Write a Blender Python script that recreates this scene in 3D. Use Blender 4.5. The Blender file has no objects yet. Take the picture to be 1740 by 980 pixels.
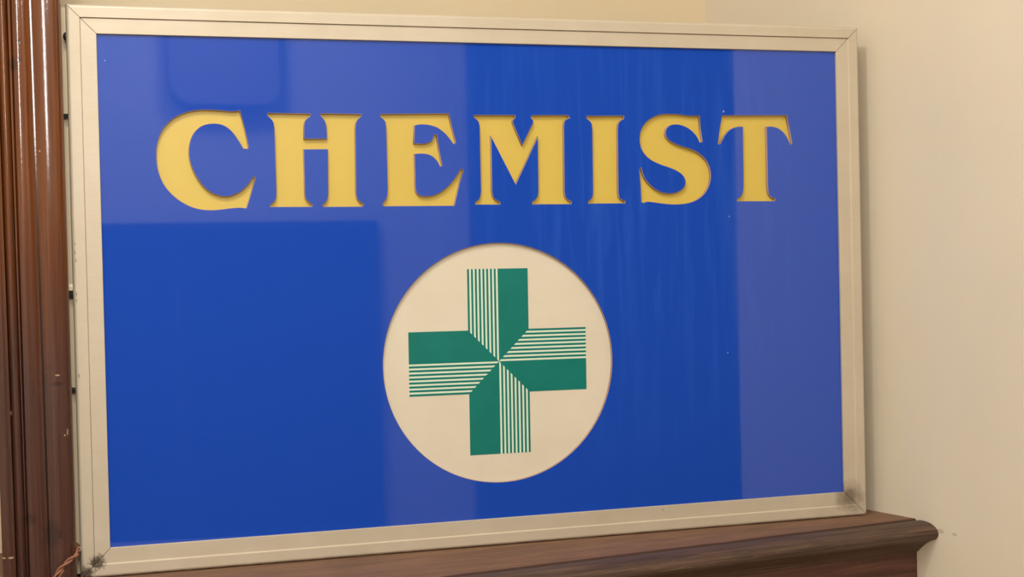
import bpy, bmesh, math, random
from mathutils import Vector, Matrix, Quaternion

random.seed(7)
scene = bpy.context.scene
COL = scene.collection

# ------------------------------------------------------------------ helpers
def lin(r, g, b):
    def c(v):
        v /= 255.0
        return v / 12.92 if v <= 0.04045 else ((v + 0.055) / 1.055) ** 2.4
    return (c(r), c(g), c(b), 1.0)

class NT:
    """small helper round a material's node tree"""
    def __init__(self, name):
        self.m = bpy.data.materials.new(name)
        self.m.use_nodes = True
        self.t = self.m.node_tree
        self.t.nodes.clear()
        self.out = self.t.nodes.new('ShaderNodeOutputMaterial')
        self.b = self.t.nodes.new('ShaderNodeBsdfPrincipled')
        self.t.links.new(self.b.outputs[0], self.out.inputs[0])
        self.tc = self.t.nodes.new('ShaderNodeTexCoord')
        self.obj = self.tc.outputs['Object']
    def n(self, kind, **kw):
        nd = self.t.nodes.new(kind)
        for k, v in kw.items():
            setattr(nd, k, v)
        return nd
    def l(self, a, b):
        self.t.links.new(a, b)
    def setin(self, nd, key, v):
        if hasattr(v, 'is_linked') or isinstance(v, bpy.types.NodeSocket):
            self.l(v, nd.inputs[key])
        else:
            nd.inputs[key].default_value = v
    def mapping(self, scale=(1, 1, 1), loc=(0, 0, 0), rot=(0, 0, 0), src=None):
        mp = self.n('ShaderNodeMapping')
        mp.inputs['Scale'].default_value = scale
        mp.inputs['Location'].default_value = loc
        mp.inputs['Rotation'].default_value = rot
        self.l(src or self.obj, mp.inputs['Vector'])
        return mp.outputs[0]
    def noise(self, vec, scale=5, detail=3, rough=0.5, dist=0.0):
        nd = self.n('ShaderNodeTexNoise')
        self.l(vec, nd.inputs['Vector'])
        nd.inputs['Scale'].default_value = scale
        nd.inputs['Detail'].default_value = detail
        nd.inputs['Roughness'].default_value = rough
        nd.inputs['Distortion'].default_value = dist
        return nd.outputs[0]
    def ramp(self, fac, stops):
        nd = self.n('ShaderNodeValToRGB')
        el = nd.color_ramp.elements
        while len(el) < len(stops):
            el.new(0.5)
        for e, (p, c) in zip(el, stops):
            e.position = p
            e.color = c if isinstance(c, tuple) else (c, c, c, 1)
        self.l(fac, nd.inputs[0])
        return nd.outputs[0]
    def mix(self, fac, a, b, mode='MIX'):
        nd = self.n('ShaderNodeMix', data_type='RGBA', blend_type=mode)
        self.setin(nd, 0, fac)
        self.setin(nd, 6, a)
        self.setin(nd, 7, b)
        return nd.outputs[2]
    def math(self, op, a, b=0.0, clamp=False):
        nd = self.n('ShaderNodeMath', operation=op, use_clamp=clamp)
        self.setin(nd, 0, a)
        self.setin(nd, 1, b)
        return nd.outputs[0]
    def spot(self, center, radius, stretch=(1, 1, 1), wobble=0.0, wscale=60):
        """1 at the centre of a stain, 0 beyond its radius; the outline broken by noise"""
        sub = self.n('ShaderNodeVectorMath', operation='SUBTRACT')
        self.l(self.obj, sub.inputs[0])
        sub.inputs[1].default_value = center
        mul = self.n('ShaderNodeVectorMath', operation='MULTIPLY')
        self.l(sub.outputs[0], mul.inputs[0])
        mul.inputs[1].default_value = stretch
        ln = self.n('ShaderNodeVectorMath', operation='LENGTH')
        self.l(mul.outputs[0], ln.inputs[0])
        d = self.math('DIVIDE', ln.outputs['Value'], radius)
        if wobble:
            nz = self.noise(self.obj, wscale, 4, 0.6)
            d = self.math('ADD', d, self.math('MULTIPLY', self.math('SUBTRACT', nz, 0.5), wobble))
        return self.math('SUBTRACT', 1.0, d, clamp=True)
    def bump(self, h, strength=0.2, dist=0.001):
        nd = self.n('ShaderNodeBump')
        nd.inputs['Strength'].default_value = strength
        nd.inputs['Distance'].default_value = dist
        self.l(h, nd.inputs['Height'])
        self.l(nd.outputs[0], self.b.inputs['Normal'])
        return nd.outputs[0]
    def set(self, **kw):
        for k, v in kw.items():
            self.setin(self.b, k.replace('_', ' '), v)
        return self

def mesh_obj(name, bm, mat, parent=None, smooth=None):
    me = bpy.data.meshes.new(name)
    bm.normal_update()
    bm.to_mesh(me)
    bm.free()
    for m in (mat if isinstance(mat, (list, tuple)) else [mat]):
        me.materials.append(m)
    if smooth is not None:
        me.polygons.foreach_set('use_smooth', [True] * len(me.polygons))
        me.set_sharp_from_angle(angle=math.radians(smooth))
    o = bpy.data.objects.new(name, me)
    COL.objects.link(o)
    if parent:
        o.parent = parent
    return o

def empty(name, loc=(0, 0, 0), rz=0.0):
    o = bpy.data.objects.new(name, None)
    o.empty_display_size = 0.05
    o.location = loc
    o.rotation_euler = (0, 0, rz)
    COL.objects.link(o)
    return o

def tag(o, label=None, cat=None, group=None, kind=None):
    if label: o['label'] = label
    if cat: o['category'] = cat
    if group: o['group'] = group
    if kind: o['kind'] = kind
    return o

def box(bm, lo, hi, mi=0):
    vs = [bm.verts.new((x, y, z)) for z in (lo[2], hi[2]) for y in (lo[1], hi[1]) for x in (lo[0], hi[0])]
    for f in ((0, 2, 3, 1), (4, 5, 7, 6), (0, 1, 5, 4), (2, 6, 7, 3), (0, 4, 6, 2), (1, 3, 7, 5)):
        fc = bm.faces.new([vs[i] for i in f])
        fc.material_index = mi
    return vs

def quad_slab(bm, p, q, thick, z0, z1):
    """vertical wall from p to q (plan points), its thickness to the left of p->q"""
    p = Vector(p); q = Vector(q)
    d = (q - p).normalized(); nrm = Vector((-d.y, d.x)) * thick
    pts = [p, q, q + nrm, p + nrm]
    lo = [bm.verts.new((a.x, a.y, z0)) for a in pts]
    hi = [bm.verts.new((a.x, a.y, z1)) for a in pts]
    bm.faces.new(lo[::-1]); bm.faces.new(hi)
    for i in range(4):
        j = (i + 1) % 4
        bm.faces.new((lo[i], lo[j], hi[j], hi[i]))
    bmesh.ops.recalc_face_normals(bm, faces=bm.faces)

def cyl(bm, a, b, r, seg=16, r2=None, mi=0):
    a = Vector(a); b = Vector(b); r2 = r if r2 is None else r2
    d = (b - a).normalized()
    u = d.orthogonal().normalized(); v = d.cross(u)
    A = []; B = []
    for i in range(seg):
        t = 2 * math.pi * i / seg
        k = u * math.cos(t) + v * math.sin(t)
        A.append(bm.verts.new(a + k * r)); B.append(bm.verts.new(b + k * r2))
    fs = [bm.faces.new(A[::-1]), bm.faces.new(B)]
    for i in range(seg):
        j = (i + 1) % seg
        fs.append(bm.faces.new((A[i], A[j], B[j], B[i])))
    for f in fs: f.material_index = mi

def tube(bm, pts, r, seg=10):
    pts = [Vector(p) for p in pts]
    rings = []
    for i, p in enumerate(pts):
        d = (pts[min(i + 1, len(pts) - 1)] - pts[max(i - 1, 0)]).normalized()
        ref = Vector((0.31, 0.9, 0.2)).normalized()
        u = d.cross(ref).normalized(); v = d.cross(u)
        rings.append([bm.verts.new(p + (u * math.cos(2 * math.pi * k / seg) + v * math.sin(2 * math.pi * k / seg)) * r) for k in range(seg)])
    for a, b in zip(rings, rings[1:]):
        for k in range(seg):
            j = (k + 1) % seg
            bm.faces.new((a[k], a[j], b[j], b[k]))
    bm.faces.new(rings[0][::-1]); bm.faces.new(rings[-1])
    bmesh.ops.recalc_face_normals(bm, faces=bm.faces)

def curve_pts(ctrl, per=10):
    """closed outline through (x, z, corner) points: straight between corners, Catmull-Rom through the rest"""
    n = len(ctrl)
    first = next(i for i in range(n) if ctrl[i][2])
    c = [ctrl[(first + i) % n] for i in range(n)] + [ctrl[first]]
    out = []
    i = 0
    while i < n:
        j = i + 1
        while not c[j][2]:
            j += 1
        seg = [Vector((p[0], p[1])) for p in c[i:j + 1]]
        if len(seg) == 2:
            out.append(seg[0])
        else:
            ext = [seg[0] * 2 - seg[1]] + seg + [seg[-1] * 2 - seg[-2]]
            for k in range(1, len(ext) - 2):
                p0, p1, p2, p3 = ext[k - 1:k + 3]
                for s in range(per):
                    t = s / per
                    out.append(0.5 * ((2 * p1) + (p2 - p0) * t + (2 * p0 - 5 * p1 + 4 * p2 - p3) * t * t + (3 * p1 - p0 - 3 * p2 + p3) * t ** 3))
        i = j
    return out

def flat_cut(name, loops, y_front, y_back, mat, parent, edge_index=None, smooth=None, bevel=0.0):
    """a sheet in the x-z plane with an outline and holes, given real thickness"""
    cu = bpy.data.curves.new(name, 'CURVE')
    cu.dimensions = '2D'
    cu.fill_mode = 'BOTH'
    cu.extrude = (y_back - y_front) / 2 - bevel
    if bevel:
        cu.bevel_depth = bevel; cu.bevel_resolution = 1; cu.offset = -bevel
    for lp in loops:
        sp = cu.splines.new('POLY')
        sp.points.add(len(lp) - 1)
        for p, q in zip(sp.points, lp):
            p.co = (q[0], q[1], 0, 1)
        sp.use_cyclic_u = True
    tmp = bpy.data.objects.new(name + '_tmp', cu)
    COL.objects.link(tmp)
    dg = bpy.context.evaluated_depsgraph_get()
    me = bpy.data.meshes.new_from_object(tmp.evaluated_get(dg))
    bpy.data.objects.remove(tmp)
    bpy.data.curves.remove(cu)
    ym = (y_front + y_back) / 2
    me.transform(Matrix(((1, 0, 0, 0), (0, 0, -1, ym), (0, 1, 0, 0), (0, 0, 0, 1))))
    bm = bmesh.new(); bm.from_mesh(me); bpy.data.meshes.remove(me)
    bmesh.ops.remove_doubles(bm, verts=bm.verts, dist=1e-6)
    bmesh.ops.recalc_face_normals(bm, faces=bm.faces)
    if edge_index is not None:
        for f in bm.faces:
            f.material_index = edge_index if abs(f.normal.y) < 0.93 else 0
    else:
        for f in bm.faces: f.material_index = 0
    return mesh_obj(name, bm, mat, parent, smooth)
LETTERS = {
    'C': [(-0.3729, 0.6340, 1), (-0.3800, 0.6327, 0), (-0.3893, 0.6328, 0), (-0.4022, 0.6339, 0), (-0.4152, 0.6344, 0), (-0.4280, 0.6341, 0), (-0.4409, 0.6321, 0), (-0.4520, 0.6284, 0), (-0.4615, 0.6234, 0), (-0.4704, 0.6162, 0), (-0.4779, 0.6069, 0), (-0.4835, 0.5952, 0), (-0.4865, 0.5823, 0), (-0.4872, 0.5693, 0), (-0.4863, 0.5564, 0), (-0.4832, 0.5434, 0), (-0.4772, 0.5304, 0), (-0.4679, 0.5187, 0), (-0.4563, 0.5089, 0), (-0.4424, 0.5013, 0), (-0.4279, 0.4973, 0), (-0.4131, 0.4964, 0), (-0.4002, 0.4974, 0), (-0.3871, 0.4989, 0), (-0.3759, 0.4994, 0), (-0.3672, 0.4985, 1), (-0.3615, 0.5147, 1), (-0.3538, 0.5397, 1), (-0.3558, 0.5426, 1), (-0.3620, 0.5336, 0), (-0.3706, 0.5244, 0), (-0.3811, 0.5181, 0), (-0.3923, 0.5148, 0), (-0.4034, 0.5158, 0), (-0.4144, 0.5202, 0), (-0.4234, 0.5273, 0), (-0.4314, 0.5376, 0), (-0.4379, 0.5498, 0), (-0.4423, 0.5628, 0), (-0.4438, 0.5759, 0), (-0.4424, 0.5885, 0), (-0.4384, 0.5995, 0), (-0.4314, 0.6085, 0), (-0.4221, 0.6140, 0), (-0.4101, 0.6161, 0), (-0.3990, 0.6149, 0), (-0.3899, 0.6104, 0), (-0.3817, 0.6022, 0), (-0.3745, 0.5914, 0), (-0.3688, 0.5816, 1), (-0.3630, 0.5812, 1), (-0.3622, 0.5848, 1), (-0.3668, 0.6089, 1)],
    'H': [(-0.3342, 0.6308, 1), (-0.2742, 0.6304, 1), (-0.2749, 0.6270, 1), (-0.2794, 0.6237, 0), (-0.2824, 0.6195, 0), (-0.2837, 0.6132, 1), (-0.2841, 0.5951, 1), (-0.2510, 0.5952, 1), (-0.2512, 0.6124, 1), (-0.2528, 0.6191, 0), (-0.2557, 0.6239, 0), (-0.2593, 0.6281, 1), (-0.2590, 0.6309, 1), (-0.2009, 0.6305, 1), (-0.2022, 0.6270, 1), (-0.2066, 0.6231, 0), (-0.2093, 0.6179, 0), (-0.2105, 0.6089, 1), (-0.2116, 0.5174, 1), (-0.2102, 0.5106, 0), (-0.2066, 0.5064, 0), (-0.2011, 0.5028, 1), (-0.2030, 0.4992, 1), (-0.2590, 0.4995, 1), (-0.2597, 0.5019, 1), (-0.2554, 0.5058, 0), (-0.2524, 0.5106, 0), (-0.2510, 0.5186, 1), (-0.2500, 0.5809, 1), (-0.2851, 0.5808, 1), (-0.2849, 0.5170, 1), (-0.2836, 0.5107, 0), (-0.2796, 0.5062, 0), (-0.2746, 0.5024, 1), (-0.2752, 0.4997, 1), (-0.3337, 0.5001, 1), (-0.3336, 0.5026, 1), (-0.3286, 0.5067, 0), (-0.3254, 0.5116, 0), (-0.3243, 0.5192, 1), (-0.3249, 0.6101, 1), (-0.3262, 0.6180, 0), (-0.3291, 0.6227, 0), (-0.3342, 0.6276, 1)],
    'E': [(-0.1728, 0.6308, 1), (-0.0722, 0.6325, 1), (-0.0686, 0.6157, 1), (-0.0627, 0.5908, 1), (-0.0655, 0.5885, 1), (-0.0721, 0.5975, 0), (-0.0798, 0.6058, 0), (-0.0895, 0.6125, 0), (-0.1013, 0.6162, 0), (-0.1110, 0.6171, 0), (-0.1179, 0.6167, 0), (-0.1238, 0.6153, 1), (-0.1251, 0.5889, 1), (-0.1137, 0.5885, 0), (-0.1058, 0.5893, 0), (-0.0999, 0.5918, 0), (-0.0968, 0.5954, 0), (-0.0947, 0.6019, 1), (-0.0908, 0.6014, 1), (-0.0883, 0.5811, 1), (-0.0841, 0.5576, 1), (-0.0865, 0.5561, 1), (-0.0907, 0.5639, 0), (-0.0965, 0.5700, 0), (-0.1042, 0.5738, 0), (-0.1140, 0.5750, 0), (-0.1248, 0.5744, 1), (-0.1246, 0.5278, 1), (-0.1236, 0.5196, 0), (-0.1194, 0.5146, 0), (-0.1116, 0.5126, 0), (-0.0998, 0.5133, 0), (-0.0878, 0.5180, 0), (-0.0768, 0.5258, 0), (-0.0676, 0.5351, 0), (-0.0604, 0.5447, 0), (-0.0560, 0.5522, 1), (-0.0521, 0.5508, 1), (-0.0588, 0.5303, 1), (-0.0671, 0.4992, 1), (-0.1712, 0.4995, 1), (-0.1734, 0.5033, 1), (-0.1684, 0.5081, 0), (-0.1660, 0.5138, 0), (-0.1648, 0.5242, 1), (-0.1649, 0.6122, 1), (-0.1659, 0.6194, 0), (-0.1685, 0.6235, 0), (-0.1729, 0.6269, 1)],
    'M': [(-0.0338, 0.6305, 1), (0.0287, 0.6309, 1), (0.0284, 0.6270, 1), (0.0253, 0.6239, 0), (0.0248, 0.6200, 1), (0.0391, 0.5866, 1), (0.0571, 0.6202, 1), (0.0566, 0.6241, 0), (0.0536, 0.6272, 1), (0.0547, 0.6309, 1), (0.1115, 0.6316, 1), (0.1139, 0.6277, 1), (0.1088, 0.6257, 0), (0.1056, 0.6225, 0), (0.1042, 0.6149, 1), (0.1030, 0.5176, 1), (0.1043, 0.5108, 0), (0.1081, 0.5064, 0), (0.1137, 0.5032, 1), (0.1134, 0.4999, 1), (0.0525, 0.5002, 1), (0.0527, 0.5033, 1), (0.0580, 0.5070, 0), (0.0616, 0.5115, 0), (0.0630, 0.5189, 1), (0.0639, 0.6004, 1), (0.0276, 0.5298, 1), (-0.0089, 0.6010, 1), (-0.0095, 0.5194, 1), (-0.0080, 0.5116, 0), (-0.0041, 0.5073, 0), (0.0027, 0.5032, 1), (0.0024, 0.5003, 1), (-0.0351, 0.5007, 1), (-0.0344, 0.5041, 1), (-0.0293, 0.5074, 0), (-0.0268, 0.5122, 0), (-0.0256, 0.5195, 1), (-0.0253, 0.6140, 1), (-0.0266, 0.6204, 0), (-0.0295, 0.6244, 0), (-0.0336, 0.6275, 1)],
    'I': [(0.1411, 0.6307, 1), (0.2009, 0.6316, 1), (0.2001, 0.6271, 1), (0.1943, 0.6238, 0), (0.1914, 0.6193, 0), (0.1901, 0.6112, 1), (0.1890, 0.5165, 1), (0.1904, 0.5090, 0), (0.1945, 0.5053, 0), (0.2001, 0.5032, 1), (0.1994, 0.5004, 1), (0.1409, 0.5005, 1), (0.1412, 0.5037, 1), (0.1462, 0.5073, 0), (0.1485, 0.5118, 0), (0.1493, 0.5189, 1), (0.1502, 0.6109, 1), (0.1491, 0.6196, 0), (0.1459, 0.6239, 0), (0.1413, 0.6272, 1)],
    'S': [(0.3253, 0.6327, 1), (0.3262, 0.6140, 1), (0.3292, 0.5933, 1), (0.3251, 0.5921, 1), (0.3203, 0.6014, 0), (0.3126, 0.6096, 0), (0.3028, 0.6158, 0), (0.2917, 0.6192, 0), (0.2818, 0.6195, 0), (0.2739, 0.6168, 0), (0.2691, 0.6112, 0), (0.2683, 0.6036, 0), (0.2719, 0.5968, 0), (0.2809, 0.5911, 0), (0.2943, 0.5860, 0), (0.3088, 0.5819, 0), (0.3213, 0.5763, 0), (0.3322, 0.5676, 0), (0.3390, 0.5570, 0), (0.3419, 0.5450, 0), (0.3407, 0.5321, 0), (0.3352, 0.5195, 0), (0.3255, 0.5090, 0), (0.3117, 0.5018, 0), (0.2957, 0.4985, 0), (0.2777, 0.4980, 0), (0.2599, 0.4996, 0), (0.2455, 0.5016, 0), (0.2360, 0.5023, 0), (0.2300, 0.5005, 1), (0.2269, 0.5018, 1), (0.2263, 0.5255, 1), (0.2245, 0.5501, 1), (0.2268, 0.5535, 1), (0.2317, 0.5390, 0), (0.2406, 0.5279, 0), (0.2515, 0.5196, 0), (0.2625, 0.5152, 0), (0.2736, 0.5139, 0), (0.2848, 0.5157, 0), (0.2939, 0.5198, 0), (0.2992, 0.5259, 0), (0.3001, 0.5340, 0), (0.2958, 0.5422, 0), (0.2867, 0.5487, 0), (0.2745, 0.5538, 0), (0.2590, 0.5588, 0), (0.2447, 0.5652, 0), (0.2339, 0.5742, 0), (0.2279, 0.5848, 0), (0.2262, 0.5969, 0), (0.2285, 0.6093, 0), (0.2358, 0.6209, 0), (0.2473, 0.6291, 0), (0.2607, 0.6338, 0), (0.2763, 0.6349, 0), (0.2920, 0.6342, 0), (0.3077, 0.6323, 0)],
    'T': [(0.3638, 0.6332, 1), (0.4742, 0.6346, 1), (0.4780, 0.6149, 1), (0.4824, 0.5913, 1), (0.4793, 0.5896, 1), (0.4750, 0.5991, 0), (0.4682, 0.6083, 0), (0.4589, 0.6146, 0), (0.4485, 0.6173, 0), (0.4386, 0.6170, 1), (0.4389, 0.5222, 1), (0.4405, 0.5121, 0), (0.4451, 0.5070, 0), (0.4514, 0.5048, 1), (0.4496, 0.5013, 1), (0.3861, 0.5018, 1), (0.3866, 0.5054, 1), (0.3924, 0.5082, 0), (0.3962, 0.5141, 0), (0.3979, 0.5245, 1), (0.3988, 0.6170, 1), (0.3875, 0.6163, 0), (0.3756, 0.6116, 0), (0.3663, 0.6018, 0), (0.3589, 0.5897, 1), (0.3557, 0.5901, 1), (0.3592, 0.6121, 1)],
}
CAM_LOC =  [-0.630203, -2.067748, 0.410976]
CAM_ROT =  [[0.9541112, 0.0263589, -0.29829], [-0.298597, 0.0085057, -0.9543414], [-0.0226183, 0.9996164, 0.0159861]]
LENS =  51.8633

# ------------------------------------------------------------------ camera
cam_d = bpy.data.cameras.new('camera')
cam_d.sensor_width = 36.0
cam_d.lens = LENS
cam_d.clip_start = 0.05
cam = bpy.data.objects.new('camera', cam_d)
COL.objects.link(cam)
M4 = Matrix(CAM_ROT).to_4x4()
M4.translation = Vector(CAM_LOC)
cam.matrix_world = M4
scene.camera = cam
scene.view_settings.view_transform = 'Standard'
scene.view_settings.look = 'None'
scene.view_settings.gamma = 1.0
scene.view_settings.use_curve_mapping = False
scene.view_settings.exposure = 0.09

# ------------------------------------------------------------------ materials
def plaster(name, rgb, blot=0.06):
    m = NT(name)
    base = lin(*rgb)
    n1 = m.noise(m.mapping(), 3.0, 4, 0.6)
    n2 = m.noise(m.mapping((6, 6, 3)), 6.0, 3, 0.6)
    dk = tuple(c * (1 - blot) for c in base[:3]) + (1,)
    col = m.mix(m.ramp(n1, [(0.35, 0.0), (0.7, 1.0)]), base, dk)
    warm = (base[0] * 1.03, base[1] * 0.97, base[2] * 0.93, 1)
    col = m.mix(m.math('MULTIPLY', m.ramp(n2, [(0.45, 0.0), (0.65, 1.0)]), 0.35), col, warm)
    m.set(Base_Color=col, Roughness=0.6)
    m.b.inputs['Specular IOR Level'].default_value = 0.3
    m.bump(m.noise(m.mapping(), 90, 3, 0.6), 0.06, 0.002)
    return m, col

wall_nt, _ = plaster('cream_wall_paint', (221, 202, 167))
M_wall = wall_nt.m
rw_nt, rw_col = plaster('cream_side_wall_paint', (222, 210, 187))
# two chips in the paint beside the end of the mantel shelf
chips = rw_nt.math('ADD',
    rw_nt.math('MULTIPLY', rw_nt.spot((0.663, -0.104, -0.0125), 0.0075, (0.8, 0.7, 1.7), 0.9, 140), 3.0, True),
    rw_nt.math('MULTIPLY', rw_nt.spot((0.6695, -0.1335, -0.0132), 0.005, (0.8, 0.8, 1.7), 0.9, 140), 3.0, True), True)
rw_nt.set(Base_Color=rw_nt.mix(rw_nt.math('MULTIPLY', chips, 0.4), rw_col, lin(150, 120, 90)))
M_rwall = rw_nt.m
M_ceil = plaster('white_ceiling_paint', (238, 236, 230))[0].m
M_far = plaster('pale_far_wall_paint', (232, 226, 214))[0].m
M_floor = NT('pale_floor_boards')
M_floor.set(Base_Color=M_floor.ramp(M_floor.noise(M_floor.mapping((1, 14, 1)), 4, 4), [(0.3, lin(176, 152, 122)), (0.7, lin(204, 182, 150))]), Roughness=0.45)
M_floor = M_floor.m

# aluminium sign frame, champagne coloured, smudged at the lower mitres
def frame_mat():
    m = NT('champagne_anodised_aluminium')
    br1 = m.noise(m.mapping((4, 60, 260)), 5, 3, 0.6)
    br2 = m.noise(m.mapping((2.2, 2.2, 2.2)), 5, 4, 0.65)
    col = m.mix(m.ramp(br2, [(0.3, 0.0), (0.75, 1.0)]), lin(205, 191, 169), lin(195, 181, 156))
    col = m.mix(m.math('MULTIPLY', m.ramp(br1, [(0.35, 0.0), (0.7, 1.0)]), 0.25), col, lin(186, 170, 142))
    dirt = m.math('MAXIMUM', m.spot((-0.594, 0.0, 0.008), 0.012, (1, 0, 1), 1.6, 260), m.spot((-0.580, 0.0, 0.0215), 0.0125, (1, 0, 1), 1.8, 260))
    dirt = m.math('MULTIPLY', dirt, 1.8, True)
    dirt2 = m.math('MULTIPLY', m.spot((0.570, 0.0, 0.031), 0.030, (1, 0, 1), 1.0, 70), 1.3, True)
    col = m.mix(m.math('MULTIPLY', dirt, 0.9), col, lin(62, 46, 28))
    col = m.mix(m.math('MULTIPLY', dirt2, 0.72), col, lin(88, 68, 40))
    # darker, unevenly, along the bottom edge where the sign stands on the shelf
    sep = m.n('ShaderNodeSeparateXYZ'); m.l(m.obj, sep.inputs[0])
    low = m.math('SUBTRACT', 1.0, m.math('DIVIDE', sep.outputs[2], 0.0042), True)
    low = m.math('MULTIPLY', low, m.ramp(m.noise(m.mapping((14, 14, 40)), 4, 3), [(0.35, 0.2), (0.6, 1.0)]))
    col = m.mix(m.math('MULTIPLY', low, 0.75), col, lin(60, 48, 34))
    # small nicks in the left edge and a scuff on the lower rail
    nk = None
    for c, r in (((-0.5975, 0, 0.452), 0.0022), ((-0.5978, 0, 0.441), 0.0026), ((-0.5972, 0, 0.430), 0.0024),
                 ((-0.5975, 0, 0.385), 0.0026), ((-0.5975, 0, 0.376), 0.002), ((-0.597, 0, 0.275), 0.003),
                 ((0.249, 0, 0.0335), 0.0024)):
        s = m.math('MULTIPLY', m.spot(c, r * 0.7, (1.8, 0, 0.55), 1.2, 420), 3.0, True)
        nk = s if nk is None else m.math('MAXIMUM', nk, s)
    col = m.mix(m.math('MULTIPLY', nk, 0.6), col, lin(90, 72, 50))
    m.set(Base_Color=col, Metallic=0.22, Roughness=m.ramp(br1, [(0.3, 0.44), (0.7, 0.54)]))
    m.bump(br1, 0.05, 0.0006)
    return m.m
M_frame = frame_mat()

M_frame_plain = NT('cream_sheet_metal').set(Base_Color=lin(240, 220, 180), Metallic=0.0, Roughness=0.5).m
M_case = NT('dull_grey_sheet_metal').set(Base_Color=lin(150, 138, 115), Metallic=0.5, Roughness=0.55).m

def blue_mat():
    m = NT('royal_blue_gloss_acrylic')
    # wiping streaks left in a thin film of dust
    st = m.noise(m.mapping((34, 1, 2.2)), 1.6, 5, 0.62, 0.4)
    reg = m.spot((0.20, 0, 0.52), 0.42, (1.25, 0, 0.9), 0.5, 4)
    film = m.math('MULTIPLY', m.math('MULTIPLY', m.ramp(st, [(0.48, 0.0), (0.75, 1.0)]), reg), 0.45, True)
    dust = m.math('MULTIPLY', m.ramp(m.noise(m.mapping(), 1100, 2, 0.5), [(0.72, 0.0), (0.80, 1.0)]), 0.06)
    col = m.mix(film, lin(28, 72, 176), lin(62, 108, 200))
    col = m.mix(dust, col, lin(120, 140, 200))
    sp = None
    for c, r in (((0.366, 0, 0.640), 0.0021), ((0.372, 0, 0.478), 0.0016), ((0.365, 0, 0.268), 0.0014), ((-0.552, 0, 0.700), 0.0012)):
        s = m.math('MULTIPLY', m.spot(c, r * 0.72, (1.2, 0, 0.8), 0.9, 500), 3.0, True)
        sp = s if sp is None else m.math('MAXIMUM', sp, s)
    col = m.mix(m.math('MULTIPLY', sp, 0.7), col, lin(190, 200, 225))
    m.set(Base_Color=col, Roughness=m.math('ADD', 0.030, m.math('MULTIPLY', film, 0.3)), IOR=1.6)
    return m.m
M_blue = blue_mat()
M_blue_edge = NT('grimy_cut_acrylic_edge').set(Base_Color=lin(165, 135, 122), Roughness=0.6).m

def yellow_mat():
    m = NT('aged_yellow_acrylic')
    n1 = m.noise(m.mapping((1, 1, 1)), 18, 4, 0.6)
    n2 = m.noise(m.mapping(), 420, 2, 0.5)
    col = m.mix(m.ramp(n1, [(0.3, 0.0), (0.75, 1.0)]), lin(209, 181, 79), lin(208, 178, 81))
    col = m.mix(m.ramp(n2, [(0.73, 0.0), (0.77, 0.5)]), col, lin(150, 110, 50))
    m.set(Base_Color=col, Roughness=0.4)
    return m.m
M_yellow = yellow_mat()

def cream_disc_mat():
    m = NT('aged_cream_acrylic')
    n1 = m.noise(m.mapping(), 9, 4, 0.6)
    col = m.mix(m.ramp(n1, [(0.3, 0.0), (0.75, 1.0)]), lin(220, 209, 187), lin(214, 201, 177))
    m.set(Base_Color=col, Roughness=0.35)
    return m.m
M_cream = cream_disc_mat()
def green_mat():
    m = NT('teal_green_print')
    n1 = m.noise(m.mapping(), 22, 4, 0.6)
    m.set(Base_Color=m.mix(m.ramp(n1, [(0.3, 0.0), (0.75, 1.0)]), lin(2, 111, 100), lin(8, 119, 107)), Roughness=0.35)
    return m.m
M_green = green_mat()
M_mint = NT('pale_mint_print').set(Base_Color=lin(214, 226, 200), Roughness=0.4).m
M_steel = NT('dark_steel').set(Base_Color=lin(52, 46, 44), Metallic=0.4, Roughness=0.4).m
M_zinc = NT('bright_zinc').set(Base_Color=lin(225, 215, 195), Metallic=0.8, Roughness=0.25).m
M_nut = NT('pale_nylon').set(Base_Color=lin(250, 240, 205), Roughness=0.4).m

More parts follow.
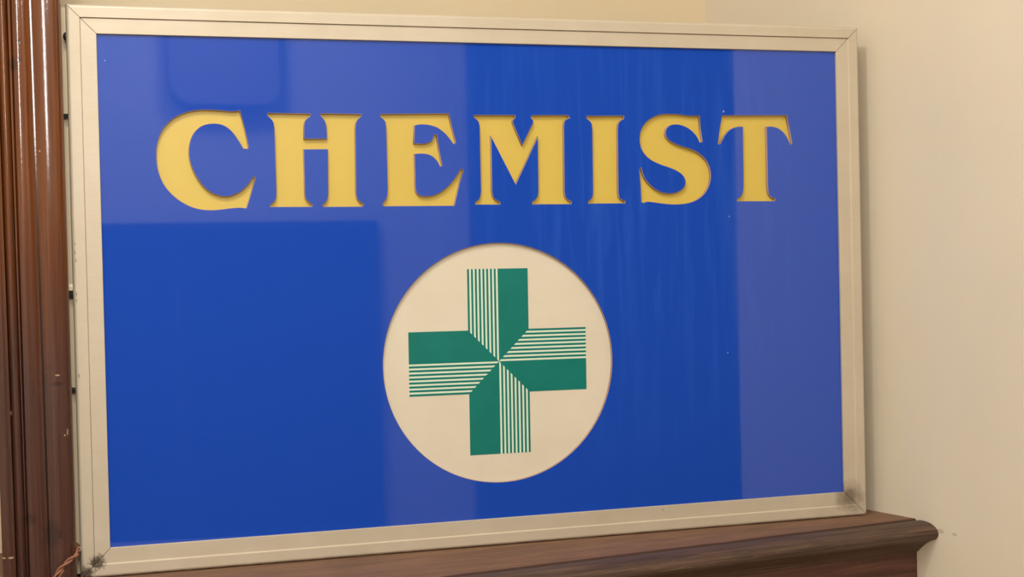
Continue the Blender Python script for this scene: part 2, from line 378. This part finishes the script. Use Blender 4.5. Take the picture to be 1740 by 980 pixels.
def varnish_wood():
    m = NT('varnished_brown_timber')
    g = m.noise(m.mapping((170, 170, 3.0)), 1.6, 5, 0.62, 0.6)
    g2 = m.noise(m.mapping((30, 30, 1.4)), 1.5, 4, 0.6, 0.3)
    sep = m.n('ShaderNodeSeparateXYZ'); m.l(m.obj, sep.inputs[0])
    col = m.ramp(g, [(0.25, lin(78, 38, 13)), (0.5, lin(108, 57, 20)), (0.78, lin(130, 72, 25))])
    # redder, darker and rougher towards the shelf
    low_col = m.ramp(g, [(0.25, lin(50, 27, 21)), (0.5, lin(73, 42, 32)), (0.78, lin(92, 56, 42))])
    worn = m.math('SUBTRACT', 1.0, m.math('DIVIDE', m.math('ADD', sep.outputs[2], m.math('MULTIPLY', m.math('SUBTRACT', g2, 0.5), 0.35)), 0.62), True)
    worn = m.ramp(worn, [(0.15, 0.0), (0.6, 1.0)])
    col = m.mix(worn, col, low_col)
    col = m.mix(m.math('MULTIPLY', m.ramp(g2, [(0.35, 0.0), (0.75, 1.0)]), 0.4), col, lin(66, 36, 24))
    pits = None
    for c, r, s in (((-0.6625, 0, 0.7195), 0.0042, (1, 0, 1)), ((-0.6617, 0, 0.694), 0.0042, (1, 0, 1)),
                    ((-0.670, 0, 0.688), 0.010, (1.2, 0, 0.8)), ((-0.6375, 0, 0.0695), 0.016, (1.2, 0, 0.7)),
                    ((-0.630, 0, 0.068), 0.010, (1.2, 0, 0.7)), ((-0.6247, 0, 0.266), 0.006, (0.6, 0, 1.4)), ((-0.664, 0, 0.09), 0.010, (1, 0, 1))):
        k = m.math('MULTIPLY', m.spot(c, r, s, 1.3, 170), 1.6, True)
        pits = k if pits is None else m.math('MAXIMUM', pits, k)
    col = m.mix(m.math('MULTIPLY', pits, 0.55), col, lin(26, 14, 10))
    ch = None
    for c, r, s in (((-0.6137, 0, 0.2025), 0.0055, (3.0, 0, 0.75)), ((-0.6175, 0, 0.1985), 0.0018, (1, 0, 1)),
                    ((-0.6245, 0, 0.2785), 0.0035, (0.7, 0, 2.0)), ((-0.6985, 0, 0.0415), 0.0026, (0.7, 0, 1.4)),
                    ((-0.6895, 0, 0.0415), 0.0032, (0.6, 0, 1.4)), ((-0.6395, 0, 0.575), 0.0018, (1, 0, 1)), ((-0.6845, 0, 0.231), 0.0032, (2, 0, 0.7))):
        k = m.math('MULTIPLY', m.spot(c, r * 0.75, s, 1.2, 420), 3.0, True)
        ch = k if ch is None else m.math('MAXIMUM', ch, k)
    col = m.mix(m.math('MULTIPLY', ch, 0.6), col, lin(205, 176, 140))
    m.set(Base_Color=col)
    m.setin(m.b, 'Roughness', m.mix(worn, (0.42, 0.42, 0.42, 1), (0.5, 0.5, 0.5, 1)))
    m.b.inputs['Coat Weight'].default_value = 1.0
    m.b.inputs['Specular IOR Level'].default_value = 0.08
    m.setin(m.b, 'Coat Roughness', m.math('ADD', 0.09, m.math('MULTIPLY', worn, 0.2)))
    h = m.math('ADD', m.math('MULTIPLY', g, 0.5), m.noise(m.mapping((140, 140, 90)), 2.5, 4, 0.65))
    h = m.math('SUBTRACT', h, m.math('MULTIPLY', pits, 1.2))
    m.bump(h, 0.16, 0.0010)
    cb = m.n('ShaderNodeBump'); cb.inputs['Strength'].default_value = 0.07; cb.inputs['Distance'].default_value = 0.0010
    m.l(h, cb.inputs['Height']); m.l(cb.outputs[0], m.b.inputs['Coat Normal'])
    m.b.inputs['Coat IOR'].default_value = 1.55
    return m.m
M_trim = varnish_wood()

def mantel_wood(name, a, b, c, rough, grain=(3.5, 300, 300), groove=0.0):
    m = NT(name)
    g = m.noise(m.mapping(grain), 1.5, 6, 0.66, 1.0)
    g2 = m.noise(m.mapping((5, 16, 16)), 2.0, 4, 0.6, 0.5)
    col = m.ramp(g, [(0.34, lin(*a)), (0.5, lin(*b)), (0.66, lin(*c))])
    col = m.mix(m.math('MULTIPLY', m.ramp(g2, [(0.4, 0.0), (0.7, 1.0)]), 0.45), col, lin(*a))
    fl = m.ramp(m.noise(m.mapping((18, 260, 260)), 2.4, 4, 0.7), [(0.64, 0.0), (0.72, 1.0)])
    col = m.mix(m.math('MULTIPLY', fl, 0.5), col, lin(170, 136, 104))
    m.set(Base_Color=col, Roughness=rough)
    m.b.inputs['Specular IOR Level'].default_value = 0.35
    if groove:
        sp = m.n('ShaderNodeSeparateXYZ'); m.l(m.obj, sp.inputs[0])
        yy = m.math('ADD', sp.outputs[1], m.math('MULTIPLY', m.math('SUBTRACT', m.noise(m.mapping((9, 40, 40)), 2.0, 4, 0.6), 0.5), 0.006))
        line = m.math('SUBTRACT', 1.0, m.math('DIVIDE', m.math('ABSOLUTE', m.math('SUBTRACT', yy, groove)), 0.0062), True)
        line = m.math('MULTIPLY', line, 2.0, True)
        col = m.mix(m.math('MULTIPLY', line, 0.8), col, lin(50, 26, 20))
        m.l(col, m.b.inputs['Base Color'])
    m.bump(g, 0.5, 0.0014)
    return m
M_shelf = mantel_wood('worn_brown_shelf_timber', (84, 60, 46), (122, 88, 66), (150, 112, 82), 0.55, groove=0.0035).m
M_nose = mantel_wood('worn_dark_moulding_timber', (54, 38, 30), (80, 59, 46), (112, 85, 65), 0.5).m
M_frieze = mantel_wood('dark_red_brown_timber', (72, 43, 34), (92, 57, 46), (110, 71, 57), 0.5, (2.0, 60, 60)).m
M_flex = NT('brown_cloth_flex').set(Base_Color=lin(140, 92, 66), Roughness=0.6).m

# ------------------------------------------------------------------ the room
WD = math.radians(-77.3)
RWD = Vector((math.cos(WD), math.sin(WD)))            # along the side wall towards the viewer
CORNER = Vector((0.54, 0.4398))
BWD = Vector((-math.cos(math.radians(8.61)), -math.sin(math.radians(8.61))))   # along the back wall to the left
ZF, ZC = -1.2, 2.1

def wall(name, p, q, mat, thick=0.12, z0=ZF, z1=ZC):
    bm = bmesh.new()
    quad_slab(bm, p, q, thick, z0, z1)
    return tag(mesh_obj(name, bm, mat), kind='structure')

RW_END = CORNER + RWD * 1.43
wall('wall_right', CORNER + RWD * -0.0, RW_END, M_rwall, 0.12)
BW_END = CORNER + BWD * 3.2
wall('wall_back', BW_END, CORNER - BWD * 0.12, M_wall, 0.12)
# the side away from the sign: seen only as reflections in the blue panel
YF = -3.7
wall('wall_left', Vector((BW_END.x, YF)), BW_END, M_far, 0.12)
wall('wall_front', Vector((2.9, YF)), Vector((BW_END.x, YF)), M_far, 0.12)
wall('wall_hall', Vector((2.9, 0.5)), Vector((2.9, YF)), M_far, 0.12)
wall('wall_hall_end', CORNER + Vector((0.12, 0.06)), Vector((2.9, 0.5)), M_far, 0.10)
bm = bmesh.new(); box(bm, (BW_END.x - 0.15, YF - 0.15, ZC), (3.05, 0.75, ZC + 0.1)); tag(mesh_obj('ceiling', bm, M_ceil), kind='structure')
bm = bmesh.new(); box(bm, (BW_END.x - 0.15, YF - 0.15, ZF - 0.1), (3.05, 0.75, ZF)); tag(mesh_obj('floor', bm, M_floor), kind='structure')

# dark panelled double door in the wall behind the viewer
dd = tag(empty('door_1', (1.72, YF, ZF)), kind='structure')
M_door = mantel_wood('dark_door_timber', (34, 22, 17), (46, 30, 23), (58, 38, 28), 0.5, (60, 60, 2)).m
for s in (-1, 1):
    bm = bmesh.new()
    x0, x1 = (0.01, 0.60) if s > 0 else (-0.60, -0.01)
    box(bm, (x0, 0.0, 0.0), (x1, 0.035, 2.62))
    for z0, z1 in ((0.15, 0.85), (1.0, 1.75), (1.9, 2.5)):
        box(bm, (x0 + 0.09, 0.035, z0), (x1 - 0.09, 0.047, z1))
        box(bm, (x0 + 0.13, 0.047, z0 + 0.04), (x1 - 0.13, 0.056, z1 - 0.04))
    mesh_obj('door_leaf', bm, M_door, dd)
bm = bmesh.new()
box(bm, (-0.72, 0.0, 0.0), (-0.60, 0.06, 2.74)); box(bm, (0.60, 0.0, 0.0), (0.72, 0.06, 2.74)); box(bm, (-0.60, 0.0, 2.62), (0.60, 0.06, 2.74))
mesh_obj('door_frame', bm, M_door, dd)

d2 = tag(empty('dark_reflection_standin', (-0.17, YF, ZF)), kind='structure')  # added dark doors standing in for the viewer's dark reflection in the panel
for s in (-1, 1):
    bm = bmesh.new()
    box(bm, (0.005 if s > 0 else -0.70, 0.0, 0.0), (0.70 if s > 0 else -0.005, 0.035, 1.72))
    for a, b in ((0.07, 0.32), (0.39, 0.64)):
        for z0, z1 in ((0.12, 0.7), (0.84, 1.6)):
            box(bm, (min(s * a, s * b), 0.035, z0), (max(s * a, s * b), 0.046, z1))
    mesh_obj('door_leaf', bm, M_door, d2)
bm = bmesh.new()
box(bm, (-0.78, 0.0, 0.0), (-0.70, 0.05, 1.80)); box(bm, (0.70, 0.0, 0.0), (0.78, 0.05, 1.80)); box(bm, (-0.70, 0.0, 1.72), (0.70, 0.05, 1.80))
mesh_obj('door_frame', bm, M_door, d2)
# added grey panel, rounded below and high up, shaped for a dark reflection
M_grey = NT('grey_brown_paint').set(Base_Color=lin(150, 142, 128), Roughness=0.6).m
bm = bmesh.new()
out = [(-0.19, ZC)] + [(-0.19 + 0.09 * (1 - math.cos(a)), 1.13 - 0.09 * math.sin(a)) for a in [k * math.pi / 16 for k in range(9)]]
out += [(0.22 - 0.06 * (1 - math.sin(a)), 1.10 - 0.06 * math.cos(a)) for a in [k * math.pi / 16 for k in range(9)]] + [(0.22, ZC)]
A = [bm.verts.new((x, YF + 0.001, z)) for x, z in out]; B = [bm.verts.new((x, YF + 0.16, z)) for x, z in out]
bm.faces.new(A); bm.faces.new(B[::-1])
for k in range(len(A)):
    q = (k + 1) % len(A); bm.faces.new((A[k], B[k], B[q], A[q]))
bmesh.ops.recalc_face_normals(bm, faces=bm.faces)
tag(mesh_obj('added_reflection_panel', bm, M_grey), kind='structure')

# ------------------------------------------------------------------ timber upright beside the sign
def upright():
    # (x at the shelf, x 0.95 m higher, how far it stands towards the viewer)
    prof = []
    def P(xb, xt, d): prof.append((xb, xt, d))
    def rnd(xb0, xb1, xt0, xt1, d0, h, n=10, skew=0.0):
        for i in range(n + 1):
            t = i / n
            a = math.pi * t
            P(xb0 + (xb1 - xb0) * t, xt0 + (xt1 - xt0) * t, d0 + h * math.sin(a))
    P(-0.7004, -0.7060, -0.006)
    P(-0.7000, -0.7056, 0.002)
    rnd(-0.6985, -0.6835, -0.7040, -0.6915, 0.003, 0.0035, 6)
    P(-0.6825, -0.6905, -0.005)
    rnd(-0.6815, -0.6705, -0.6895, -0.6775, 0.000, 0.0045, 8)
    P(-0.6702, -0.6768, -0.006)
    P(-0.6696, -0.6760, 0.0045)
    P(-0.6688, -0.6726, 0.0048)
    P(-0.6680, -0.6720, -0.004)
    P(-0.6668, -0.6710, -0.003)
    rnd(-0.6660, -0.6545, -0.6702, -0.6580, 0.0050, 0.0009, 12)
    P(-0.6540, -0.6572, 0.0050)
    P(-0.6425, -0.6502, 0.0034)
    P(-0.6417, -0.6494, 0.0026)
    P(-0.6413, -0.6488, -0.010)
    P(-0.6398, -0.6468, -0.010)
    rnd(-0.6394, -0.6140, -0.6462, -0.6150, 0.0030, 0.0020, 18)
    P(-0.6128, -0.6130, -0.0018)
    P(-0.6112, -0.6118, -0.0022)
    P(-0.6106, -0.6112, -0.0045)
    P(-0.6080, -0.6090, -0.0048)
    P(-0.6068, -0.6084, -0.0075)
    P(-0.6065, -0.6083, -0.0120)
    P(-0.6065, -0.6083, -0.0160)
    P(-0.6150, -0.6168, -0.0170)
    bm = bmesh.new()
    YB = 0.26
    Y0 = -0.020
    rows = []
    zs = (0.0, 0.475, 0.95, 1.6)
    for z in zs:
        t = z / 0.95
        row = [bm.verts.new((xb + (xt - xb) * t, Y0 - d, z)) for xb, xt, d in prof]
        a, b = prof[0], prof[-1]
        row.append(bm.verts.new((b[0] + (b[1] - b[0]) * t, 0.235, z)))
        row.append(bm.verts.new((a[0] + (a[1] - a[0]) * t, 0.235, z)))
        rows.append(row)
    n = len(rows[0])
    for r0, r1 in zip(rows, rows[1:]):
        for i in range(n):
            j = (i + 1) % n
            bm.faces.new((r0[i], r0[j], r1[j], r1[i]))
    bm.faces.new(rows[0][::-1]); bm.faces.new(rows[-1])
    bmesh.ops.recalc_face_normals(bm, faces=bm.faces)
    return mesh_obj('trim_1', bm, M_trim, None, 38)
tr = upright()
tag(tr, 'tall varnished brown timber upright with reeded mouldings at the left of the blue sign', 'moulding', None, 'structure')

# ------------------------------------------------------------------ mantelpiece
MA = math.radians(8.61)
mant = empty('mantelpiece', (0.6405, -0.0639, 0.0), MA)     # local x runs along the front edge, local y to the back
tag(mant, 'dark worn wooden mantelpiece with a rounded front edge under the blue sign', 'mantelpiece')
Minv = (Matrix.Translation((0.6405, -0.0639, 0)) @ Matrix.Rotation(MA, 4, 'Z')).inverted()
def mloc(x, y):
    v = Minv @ Vector((x, y, 0)); return v.x, v.y
def x_end(y):
    """local x where the side wall stops the mantel, at local depth y"""
    a = mloc(*CORNER); b = mloc(*RW_END)
    return a[0] + (b[0] - a[0]) * (y - a[1]) / (b[1] - a[1]) - 0.0004
def back_y(x):
    return mloc(*CORNER)[1] - 0.002
def extrude_prof(prof, x0, segs=1):
    """prof: (local y, z) points; runs from x0 to the side wall"""
    bm = bmesh.new()
    A = [bm.verts.new((x0, y, z)) for y, z in prof]
    B = [bm.verts.new((x_end(y), y, z)) for y, z in prof]
    n = len(prof)
    for i in range(n):
        j = (i + 1) % n
        bm.faces.new((A[i], A[j], B[j], B[i]))
    bm.faces.new(A[::-1]); bm.faces.new(B)
    bmesh.ops.recalc_face_normals(bm, faces=bm.faces)
    return bm
g0 = 0.0447
YBK = back_y(0)
mesh_obj('shelf_board', extrude_prof([(0.0070, 0.0), (0.0055, -0.0007), (0.0042, -0.0035), (0.0, -0.0040), (0.0, -0.020), (YBK, -0.020), (YBK, 0.0)], -1.75), M_shelf, mant, 30)
nose = [(s, z) for s, z in ((0.0447, -0.0040), (0.0450, -0.0022), (0.0470, -0.0010), (0.0530, -0.0008), (0.0589, -0.0012), (0.0645, -0.0018), (0.0700, -0.0030),
        (0.0750, -0.0050), (0.0800, -0.0078), (0.0835, -0.0110), (0.0853, -0.0146), (0.0858, -0.0175), (0.0852, -0.0207), (0.0835, -0.0235), (0.0800, -0.0262),
        (0.0770, -0.0275), (0.0730, -0.0285), (0.0660, -0.0320), (0.0580, -0.0372), (0.0510, -0.0430), (0.0450, -0.0480), (0.0440, -0.0500))]
pr = [(-(s - g0) - 0.0003, z) for s, z in nose] + [(0.0300, -0.0500), (0.0300, -0.0206), (-0.0003, -0.0206)]
mesh_obj('nosing_moulding', extrude_prof(pr, -1.75), M_nose, mant, 40)
fr = [(0.0045, -0.0503), (0.0045, -0.30), (0.0445, -0.30), (0.0445, -0.0503)]
mesh_obj('frieze_board', extrude_prof(fr, -1.75), M_frieze, mant, 30)

# ------------------------------------------------------------------ the sign
sign = empty('shop_sign', (0, 0, 0))
tag(sign, 'blue shop sign reading CHEMIST above a green cross, standing on the mantelpiece', 'sign')
H = 0.77473; XL, XR = -0.6018, 0.6000
YP = 0.0060                                                # front of the blue sheet behind the front of the frame
def rail(pa, pb, inw, name):
    """one mitred rail of the frame from corner pa to corner pb; inw points to the middle of the sign"""
    pa = Vector(pa); pb = Vector(pb); d = (pb - pa).normalized(); inw = Vector(inw)
    step = [(0.0172, 0.0), (0.0188, 0.0020), (0.0190, 0.0021)]
    if inw[0] > 0 or inw[1] < 0:                            # the seam gapes on the top and left rails
        step = [(0.0176, 0.0), (0.0179, 0.0003), (0.0180, 0.0045), (0.0188, 0.0045), (0.0189, 0.0021)]
    prof = [(0.0, 0.060), (0.0, 0.0050), (0.0006, 0.0030), (0.0016, 0.0014), (0.0030, 0.0004), (0.0045, 0.0)] + step + [(0.0388, 0.0021), (0.0393, 0.0026), (0.0395, 0.0034),
            (0.0395, YP + 0.0002), (0.0330, YP + 0.0002), (0.0330, 0.060)]
    bm = bmesh.new()
    A = []; B = []
    for tt, y in prof:
        off = d * (tt + 0.00045)
        p = pa + inw * tt + off
        q = pb + inw * tt - off
        A.append(bm.verts.new((p.x, y, p.y))); B.append(bm.verts.new((q.x, y, q.y)))
    n = len(prof)
    for i in range(n):
        j = (i + 1) % n
        bm.faces.new((A[i], A[j], B[j], B[i]))
    bm.faces.new(A[::-1]); bm.faces.new(B)
    bmesh.ops.recalc_face_normals(bm, faces=bm.faces)
    return mesh_obj(name, bm, M_frame, sign)
c00, c10, c11, c01 = (XL, 0.0003), (XR, 0.0003), (XR, H), (XL, H)
rail(c00, c10, (0, 1), 'frame_rail')
rail(c11, c01, (0, -1), 'frame_rail')
rail(c01, c00, (1, 0), 'frame_rail')
rail(c10, c11, (-1, 0), 'frame_rail')
# box behind the frame
bm = bmesh.new(); box(bm, (XL - 0.0092, 0.0215, 0.004), (XL + 0.012, 0.0600, H - 0.002))
mesh_obj('side_flange', bm, M_frame_plain, sign)
bm = bmesh.new(); box(bm, (XL + 0.012, 0.0602, 0.004), (XR - 0.012, 0.125, H - 0.012))
case = mesh_obj('light_box', bm, M_case, sign); case['label'] = 'dull metal box behind the frame'

LT = {k: curve_pts(v) for k, v in LETTERS.items()}
CX, CZ, CR = -0.0024, 0.2677, 0.1757
circ = [Vector((CX + CR * math.cos(2 * math.pi * i / 160), CZ + CR * math.sin(2 * math.pi * i / 160))) for i in range(160)]
e = 0.0345
rect = [Vector(p) for p in ((XL + e, e), (XR - e, e), (XR - e, H - e), (XL + e, H - e))]
panel = flat_cut('face_panel', [rect] + list(LT.values()) + [circ], YP + 0.0004, YP + 0.0072, [M_blue, M_blue_edge], sign, 1, None, 0.0006)
panel['label'] = 'glossy royal blue acrylic face'
for k in 'CHEMIST':
    lo = flat_cut('letter', [LT[k]], YP + 0.0066, YP + 0.0100, M_yellow, sign)
    lo['label'] = 'yellow letter %s' % k
disc = flat_cut('roundel', [circ], YP + 0.0056, YP + 0.0100, M_cream, sign)
disc['label'] = 'round cream disc'

def cross():
    L, w, t = 0.1363, 0.0465, -0.00546 + 0.0
    yf = YP + 0.0052; yb = YP + 0.0055
    cx, cz = -0.0028, 0.2696
    bm = bmesh.new()
    def add(poly, y0, y1, mi):
        a = [bm.verts.new((x, y0, z)) for x, z in poly]; b = [bm.verts.new((x, y1, z)) for x, z in poly]
        f = [bm.faces.new(a), bm.faces.new(b[::-1])]
        n = len(poly)
        for i in range(n):
            j = (i + 1) % n
            f.append(bm.faces.new((a[i], b[i], b[j], a[j])))
        for q in f: q.material_index = mi
    for q in range(4):
        th = -math.pi / 2 * q + t
        ct, st_ = math.cos(th), math.sin(th)
        R = lambda p: (cx + ct * p[0] - st_ * p[1], cz + st_ * p[0] + ct * p[1])
        # solid half on the clockwise side, ruled half on the other
        add([R(p) for p in ((0, 0), (w, w), (w, L), (0, L))], yf, yb + 0.00005, 0)
        add([R(p) for p in ((-w, w), (0, 0), (0, L), (-w, L))], yf + 0.0002, yb + 0.00008, 1)
        pit = w / 8
        for i in range(8):
            x0 = -w + i * pit; x1 = x0 + pit * 0.50
            add([R(p) for p in ((x0, -x0), (x1, -x1), (x1, L), (x0, L))], yf, yb, 0)
        # the solid of the next arm shows as a thin line along the diagonal
    bmesh.ops.recalc_face_normals(bm, faces=bm.faces)
    o = mesh_obj('cross', bm, [M_green, M_mint], disc)
    o['label'] = 'teal green pharmacy cross, half of each arm ruled in fine lines'
cross()

# fixings that stick out of the left side of the frame
def bolt(z, r, ln, mat, name, y=0.0135, hexa=True):
    bm = bmesh.new()
    cyl(bm, (XL + 0.0002, y, z), (XL - ln, y, z), r, 6 if hexa else 16)
    return mesh_obj(name, bm, mat, sign, 30)
bm = bmesh.new()
bmesh.ops.create_uvsphere(bm, u_segments=20, v_segments=12, radius=0.0052)
for v in bm.verts:
    v.co = Vector((XL + v.co.x * 0.75, 0.010 + v.co.y, 0.7317 + v.co.z * 1.15))
mesh_obj('dome_screw', bm, M_steel, sign, 60)
bolt(0.625, 0.0034, 0.0062, M_steel, 'bolt')
bolt(0.3935, 0.0052, 0.0060, M_nut, 'nut')['label'] = 'pale nut on the left side of the frame'
bolt(0.3835, 0.0040, 0.0050, M_steel, 'bolt')
bolt(0.2549, 0.0040, 0.0050, M_steel, 'bolt')
bm = bmesh.new()
bmesh.ops.create_uvsphere(bm, u_segments=16, v_segments=10, radius=0.0026)
for v in bm.verts:
    v.co = Vector((XL - 0.0012 + v.co.x, -0.004 + v.co.y, 0.0425 + v.co.z * 1.35))
mesh_obj('screw_tip', bm, M_zinc, sign, 60)
# twisted two-core flex coming round the timber from the side of the sign
ctr = [Vector(p) for p in ((-0.6040, 0.020, 0.0440), (-0.6046, -0.012, 0.0425), (-0.6062, -0.034, 0.0410), (-0.6120, -0.0385, 0.0375), (-0.6190, -0.0390, 0.0325), (-0.6262, -0.0392, 0.0260),
                           (-0.6325, -0.0394, 0.0185), (-0.6365, -0.0396, 0.0105), (-0.6385, -0.0396, 0.0032))]
path = []
for i in range(len(ctr) - 1):
    p0 = ctr[max(i - 1, 0)]; p1 = ctr[i]; p2 = ctr[i + 1]; p3 = ctr[min(i + 2, len(ctr) - 1)]
    for s in range(12):
        t = s / 12
        path.append(0.5 * ((2 * p1) + (p2 - p0) * t + (2 * p0 - 5 * p1 + 4 * p2 - p3) * t * t + (3 * p1 - p0 - 3 * p2 + p3) * t ** 3))
path.append(ctr[-1])
for k in (0, 1):
    pts = []
    s = 0.0
    for i, p in enumerate(path):
        if i: s += (p - path[i - 1]).length
        d = (path[min(i + 1, len(path) - 1)] - path[max(i - 1, 0)]).normalized()
        u = d.cross(Vector((0.31, 0.9, 0.2))).normalized(); v = d.cross(u)
        a = s / 0.034 * 2 * math.pi + k * math.pi
        pts.append(p + (u * math.cos(a) + v * math.sin(a)) * 0.0017)
    bm = bmesh.new(); tube(bm, pts, 0.0017)
    mesh_obj('flex_core', bm, M_flex, sign, 60)
bm = bmesh.new()
tube(bm, [(-0.6236, -0.0385, 0.0225), (-0.6265, -0.0392, 0.0185), (-0.6300, -0.0394, 0.0135), (-0.6328, -0.0396, 0.0075), (-0.6338, -0.0396, 0.0025)], 0.0015)
mesh_obj('flex_end', bm, M_flex, sign, 60)

# ------------------------------------------------------------------ light
def point(name, loc, power, col, r):
    ld = bpy.data.lights.new(name, 'POINT'); ld.energy = power; ld.color = col; ld.shadow_soft_size = r
    o = bpy.data.objects.new(name, ld); o.location = loc; COL.objects.link(o); return o
def area(name, loc, target, power, col, sx, sy):
    ld = bpy.data.lights.new(name, 'AREA'); ld.shape = 'RECTANGLE'; ld.size = sx; ld.size_y = sy; ld.energy = power; ld.color = col
    o = bpy.data.objects.new(name, ld); o.location = loc
    o.rotation_euler = (Vector(target) - Vector(loc)).to_track_quat('-Z', 'Y').to_euler(); COL.objects.link(o); return o
point('lamp_key', (-0.75, -1.17, 1.88), 30, (1.0, 0.99, 0.97), 0.05)
point('added_wall_fill', (-0.05, -2.85, 1.45), 27, (1.0, 0.98, 0.95), 0.09)  # added to brighten the unseen front wall mirrored in the panel
area('lamp_tall', (-0.68, -2.75, 1.12), (-0.68, 0.0, 1.12), 14, (1.0, 0.98, 0.95), 0.27, 0.64)
area('added_soft_fill', (-0.9, -2.0, 2.08), (-0.9, -2.0, 0), 28, (1.0, 1.0, 1.0), 1.4, 1.2)  # added overhead fill that lifts the ambient light and softens shadows
w = bpy.data.worlds.new('world'); scene.world = w; w.use_nodes = True
w.node_tree.nodes['Background'].inputs[0].default_value = (1.0, 0.9, 0.78, 1)
w.node_tree.nodes['Background'].inputs[1].default_value = 0.05
